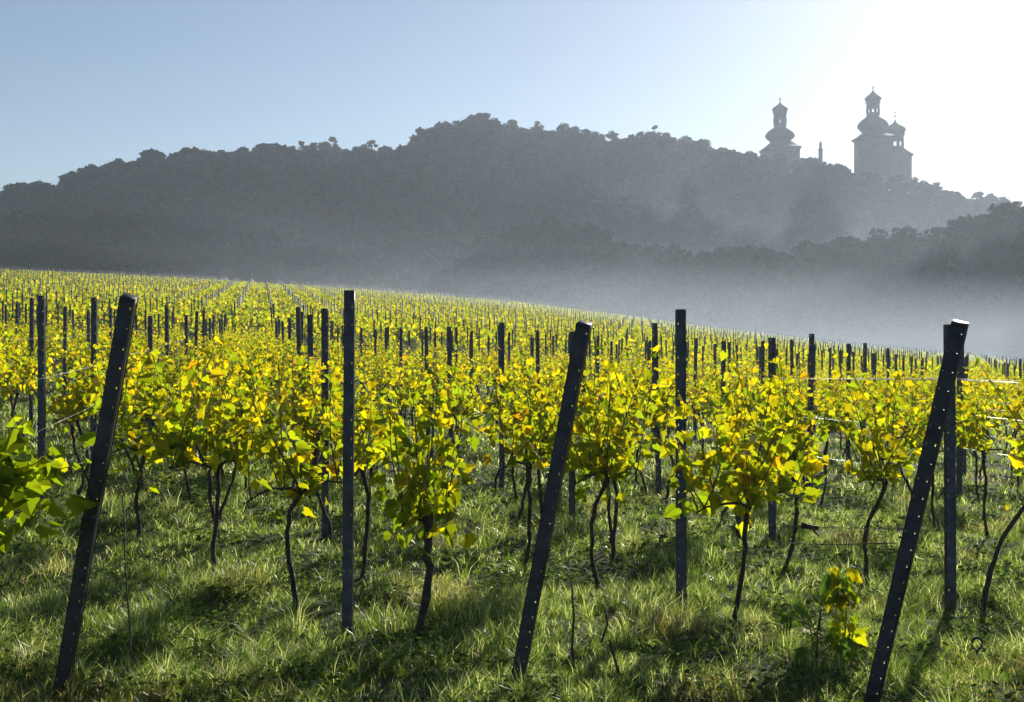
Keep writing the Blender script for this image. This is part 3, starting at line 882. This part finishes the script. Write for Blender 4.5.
b_ = MB(); tube(b_, [(.01, -.02, -.006), (.01, -.06, -.02)], [.008, .008], 8); tube(b_, [(.01, -.058, -.02), (.05, -.06, -.05)], [.006, .005], 8); link('ratchet', b_.mesh('ratchet', M_iron), wt)
tag(wt, 'small dark wire tensioner hanging on a low wire left of the slanting dark post', 'tensioner')
mb = MB(); tube(mb, [c + np.array([-1.0, .35, .03]), c + np.array([0, 0, 0]), c + np.array([.85, -.3, .02])], .0022, 5)
tag(link('tension_wire', mb.mesh('tension_wire', M_wire)), 'thin low wire carrying the small dark tensioner', 'wire')

# screw anchor with an eye, standing in the dry grass
x, y = (977 - 512) / F * 6.5, 6.5; z = gz(x, y)
an = link('ground_anchor', None, loc=(x, y, z))
mb = MB(); tube(mb, [(0, 0, -.25), (.004, 0, .02), (0, 0, .085)], .009, 7); link('rod', mb.mesh('rod', M_iron), an)
mb = MB(); th = np.linspace(-1.35, 4.5, 16); tube(mb, [(math.cos(t_) * .030, 0, .118 + math.sin(t_) * .034) for t_ in th], .008, 7); link('eye', mb.mesh('eye', M_iron), an)
tag(an, 'rusty iron eye of a ground anchor poking out of reddish dry grass', 'ground anchor')

# ------------------------------------------------------------------ small plants and sticks near the camera
def sapling(base):
    x, y = base; g = np.random.default_rng(31)
    r = link('vine_sapling', None, loc=(x, y, gz(x, y)))
    sp = np.array([(0, 0, -.05), (.0, 0, .15), (.015, 0, .32), (.005, .01, .48), (.03, 0, .60)])
    mb = MB(); tube(mb, sp, np.linspace(.008, .003, 5), 6); link('stem', mb.mesh('stem', M_shoot), r)
    n = 34; fb = MB(); zz = g.uniform(.2, .62, n); an_ = g.uniform(0, 6.28, n)
    P = np.stack([np.cos(an_) * g.uniform(.02, .09, n), np.sin(an_) * .06, zz], -1)
    d = np.stack([np.cos(an_), np.sin(an_), g.uniform(-1.6, -.2, n)], -1)
    place_leaves(fb, P, d, g.uniform(.055, .10, n), np.concatenate([leaf_cols(1, g, .35 + .8 * (q - .3)) for q in zz]), g, True)
    link('foliage', fb.mesh('foliage', M_leaf, colors=True), r)
    r.scale = (.82, .82, .88)
    tag(r, 'small yellow-tipped vine sapling standing alone in the grass', 'sapling')
sapling(at(844, 668))

def frond_weed(base):
    x, y = base; g = np.random.default_rng(33)
    r = link('weed', None, loc=(x, y, gz(x, y)))
    st_ = MB(); tube(st_, [(0, 0, -.03), (.01, 0, .2), (.03, 0, .34)], [.007, .006, .004], 5); link('stem', st_.mesh('stem', M_shoot), r)
    for s, pth in enumerate([[(0, 0, .06), (-.04, -.01, .24), (-.13, -.02, .30), (-.24, -.03, .22)], [(.02, 0, .2), (.03, 0, .36), (.09, 0, .44), (.18, 0, .46)], [(0, 0, .05), (.08, -.08, .16), (.17, -.14, .12)], [(0, 0, .04), (-.08, -.12, .14), (-.16, -.2, .06)]]):
        fb = MB(); pth = np.array(pth); n = 26
        idx = np.linspace(.3, 1, n) * (len(pth) - 1.001); i0 = idx.astype(int)
        P = pth[i0] + (pth[i0 + 1] - pth[i0]) * (idx - i0)[:, None]
        tan = pth[i0 + 1] - pth[i0]; tan /= np.linalg.norm(tan, axis=1)[:, None]
        side = np.cross(tan, [0, .9, .4]); side *= np.where(np.arange(n) % 2, 1, -1)[:, None]
        fb2 = MB(); tube(fb, pth, np.linspace(.004, .0015, len(pth)), 5, 0, col=(.05, .09, .02))
        ln = (.09 * np.sin(np.linspace(.5, 3.0, n)) + .02)
        tip = P + (side + tan * .6) * ln[:, None]; wv = np.cross(side, [0, 1, 0]) * .0
        mid = (P + tip) / 2; off = tan * (ln * .13)[:, None]
        v = np.stack([P, mid + off, tip, mid - off], 1).reshape(-1, 3)
        fb.add(v, np.arange(4 * n).reshape(-1, 4), 0, (.045, .085, .018))
        link('frond', fb.mesh('frond', M_grass, colors=True), r)
    tag(r, 'dark feathery weed with arching fronds beside the vine sapling', 'weed')
frond_weed(at(816, 668))

def stick(a, b, za, zb, r0, name, label, cat, mtl, wob=.01):
    g = np.random.default_rng(int(abs(a[0]) * 1000) + 7)
    n = 7; t_ = np.linspace(0, 1, n)[:, None]
    p = np.array([a[0], a[1], gz(*a) + za]); q = np.array([b[0], b[1], gz(*a) + zb])
    pts = p * (1 - t_) + q * t_ + g.normal(0, wob, (n, 3)) * np.sin(t_ * math.pi)
    mb = MB(); tube(mb, pts, np.linspace(r0, r0 * .6, n), 6)
    tag(link(name, mb.mesh(name, mtl, smooth=True)), label, cat)
A = at(574, 668); stick(A, A + [-.01, 0], -.05, .47, .010, 'weed_stalk', 'dark dead weed stalk standing alone right of the middle slanting post', 'weed', M_stick)
A = at(618, 680); stick(A, A + [-.07, .02], -.05, .36, .009, 'twig', 'short dark twig stuck in the grass at the very front', 'twig', M_bark, .02)
A = at(134, 672); stick(A, A + [-.1, .1], -.05, 1.0, .0055, 'stake', 'thin leaning stake in front of the thin crooked vine', 'stake', M_stick, .012)

# ------------------------------------------------------------------ grass
def value_noise(x, y, s, seed):
    g = np.random.default_rng(seed); T = g.uniform(0, 1, (128, 128))
    fx, fy = x / s, y / s
    ix, iy = np.floor(fx).astype(int), np.floor(fy).astype(int); tx, ty = fx - ix, fy - iy
    tx = tx * tx * (3 - 2 * tx); ty = ty * ty * (3 - 2 * ty)
    q = lambda a, b: T[a % 128, b % 128]
    return (q(ix, iy) * (1 - tx) + q(ix + 1, iy) * tx) * (1 - ty) + (q(ix, iy + 1) * (1 - tx) + q(ix + 1, iy + 1) * tx) * ty
grass = MB()
def sow(y0, y1, per_m2, hmul, w, seed, margin=60):
    g = np.random.default_rng(seed)
    half = (512 + margin) / F
    area = half * (y1 ** 2 - y0 ** 2)
    n = int(area * per_m2)
    Y = np.sqrt(g.uniform(y0 ** 2, y1 ** 2, n)); X = g.uniform(-half, half, n) * Y
    # gather blades into tufts
    cell = .11
    tx = np.floor(X / cell) * cell; ty = np.floor(Y / cell) * cell
    jx = value_noise(tx * 37.1, ty * 41.7, 1.0, 3) * cell; jy = value_noise(tx * 43.3 + 9, ty * 31.9, 1.0, 4) * cell
    pull = g.uniform(0, .75, n)
    X = X * (1 - pull) + (tx + jx) * pull; Y = Y * (1 - pull) + (ty + jy) * pull
    big_ = value_noise(X + 50, Y, .9, 8); med = value_noise(X + 80, Y, .3, 9); tuf = value_noise(tx * 29.3, ty * 23.1, 1.0, 12)
    vrow = (X * RN[0] + Y * RN[1] - V0) / DV; dist = np.abs(vrow - np.round(vrow)) * DV
    fine = value_noise(X + 11, Y + 31, .16, 14)
    lump = np.clip((med - .38) * 2.6, 0, 1) * np.clip((big_ - .2) * 1.6, .15, 1)
    ln = (.035 + .13 * lump + .05 * fine + .13 * np.maximum(tuf - .72, 0) / .28) * hmul * g.uniform(.5, 1.3, n)
    strip = (dist < .28) & (med > .35)
    ln = np.where(strip, ln * 1.15, ln)
    keep = g.uniform(0, 1, n) < np.clip(.25 + 1.5 * med * (.5 + fine), .15, 1)
    keep &= ~((dist < .26) & (value_noise(X + 5, Y + 61, .45, 77) > .45) & (g.uniform(0, 1, n) < .72))
    Z = terrain(X, Y)
    dry = value_noise(X + 20, Y + 7, .75, 21)
    # dry reddish clumps at the post feet
    for (cx, cy, rr) in ((2.62, 6.25, .5), (.1, 5.8, .3), (-2.4, 5.3, .3)):
        d_ = np.exp(-(((X - cx) ** 2 + (Y - cy) ** 2) / rr ** 2)); dry = np.maximum(dry, d_ * .95); ln = ln * (1 + .7 * d_)
    an_ = g.uniform(0, 6.28, n); bend = g.uniform(.2, 1.15, n) * ln
    dx, dy = np.cos(an_) * bend, np.sin(an_) * bend
    fa = g.uniform(0, 6.28, n); wx, wy = np.cos(fa) * w * .5, np.sin(fa) * w * .5
    wv = g.uniform(.6, 1.4, n); wx *= wv; wy *= wv
    h = np.sqrt(np.maximum(ln ** 2 - (bend * .8) ** 2, (.3 * ln) ** 2))
    b0 = np.stack([X, Y, Z - .015], -1); W_ = np.stack([wx, wy, np.zeros(n)], -1)
    m1 = b0 + np.stack([dx * .28, dy * .28, h * .6], -1); tp = b0 + np.stack([dx, dy, h], -1)
    v = np.stack([b0 - W_, b0 + W_, m1 + W_ * .8, m1 - W_ * .8, tp], 1)[keep]
    n = len(v)
    t_ = g.uniform(0, 1, n)[:, None]; dr = dry[keep][:, None]
    green = np.array([.052, .098, .016]) * (1 - t_) + np.array([.125, .17, .03]) * t_
    pale = np.array([.42, .44, .31]); straw = np.array([.17, .135, .06]); red = np.array([.14, .075, .035])
    col = green
    pk = g.uniform(0, 1, n)[:, None]
    col = np.where(pk < .06 + .3 * med[keep][:, None], pale, col)  # near-white blades: dew sparkle put into the blade colour
    col = np.where(pk > 1.42 - .8 * np.maximum(dr - .25, 0) - .3 * (dr > .75), straw * (.6 + .5 * t_) , col)
    col = np.where((pk > .8) & (dr > .88), red, col)
    base = np.arange(n)[:, None] * 5
    grass.add(v.reshape(-1, 3), base + np.array([[0, 1, 2, 3]]), 0, np.repeat(col * g.uniform(.8, 1.2, (n, 1)), 5, axis=0))
    grass.more_faces(base + np.array([[3, 2, 4]]), n * 5)
sow(4.0, 8.5, 7300, 1.0, .0036, 1, 190)
sow(8.5, 14, 2800, 1.0, .0058, 2, 130)
sow(14, 26, 520, 1.0, .012, 3)
sow(26, 52, 90, 1.1, .028, 4)
g = np.random.default_rng(91)
for (y0, y1, dens, sz) in ((4.2, 9, 900, .020), (9, 16, 260, .03)):
    half = 572 / F; n = int(half * (y1 ** 2 - y0 ** 2) * dens)
    Y = np.sqrt(g.uniform(y0 ** 2, y1 ** 2, n)); X = g.uniform(-half, half, n) * Y
    kp = value_noise(X + 3, Y + 90, .5, 55) > .5; X, Y = X[kp], Y[kp]; n = len(X)
    P = np.stack([X, Y, terrain(X, Y) + g.uniform(.02, .10, n)], -1)
    nn = np.stack([g.normal(0, .35, n), g.normal(0, .35, n), np.ones(n)], -1); nn /= np.linalg.norm(nn, axis=1)[:, None]
    a_ = np.cross(nn, g.normal(size=(n, 3))); a_ /= np.linalg.norm(a_, axis=1)[:, None]; b_ = np.cross(nn, a_)
    ss = (sz * g.uniform(.6, 1.6, n))[:, None]
    v = np.stack([P - a_ * ss, P + b_ * ss * .6 - a_ * ss * .2, P + a_ * ss * .9 + nn * ss * .15, P - b_ * ss * .6 - a_ * ss * .2], 1)
    cc = np.where(g.uniform(0, 1, n)[:, None] < .7, np.array([.05, .10, .02]), np.array([.09, .14, .035])) * g.uniform(.7, 1.2, (n, 1))
    grass.add(v.reshape(-1, 3), np.arange(n * 4).reshape(-1, 4), 1, np.repeat(cc, 4, axis=0))
tag(link('grass', grass.mesh('grass', [M_grass, M_herb], colors=True)), kind='stuff')
print('grass verts', grass.n)
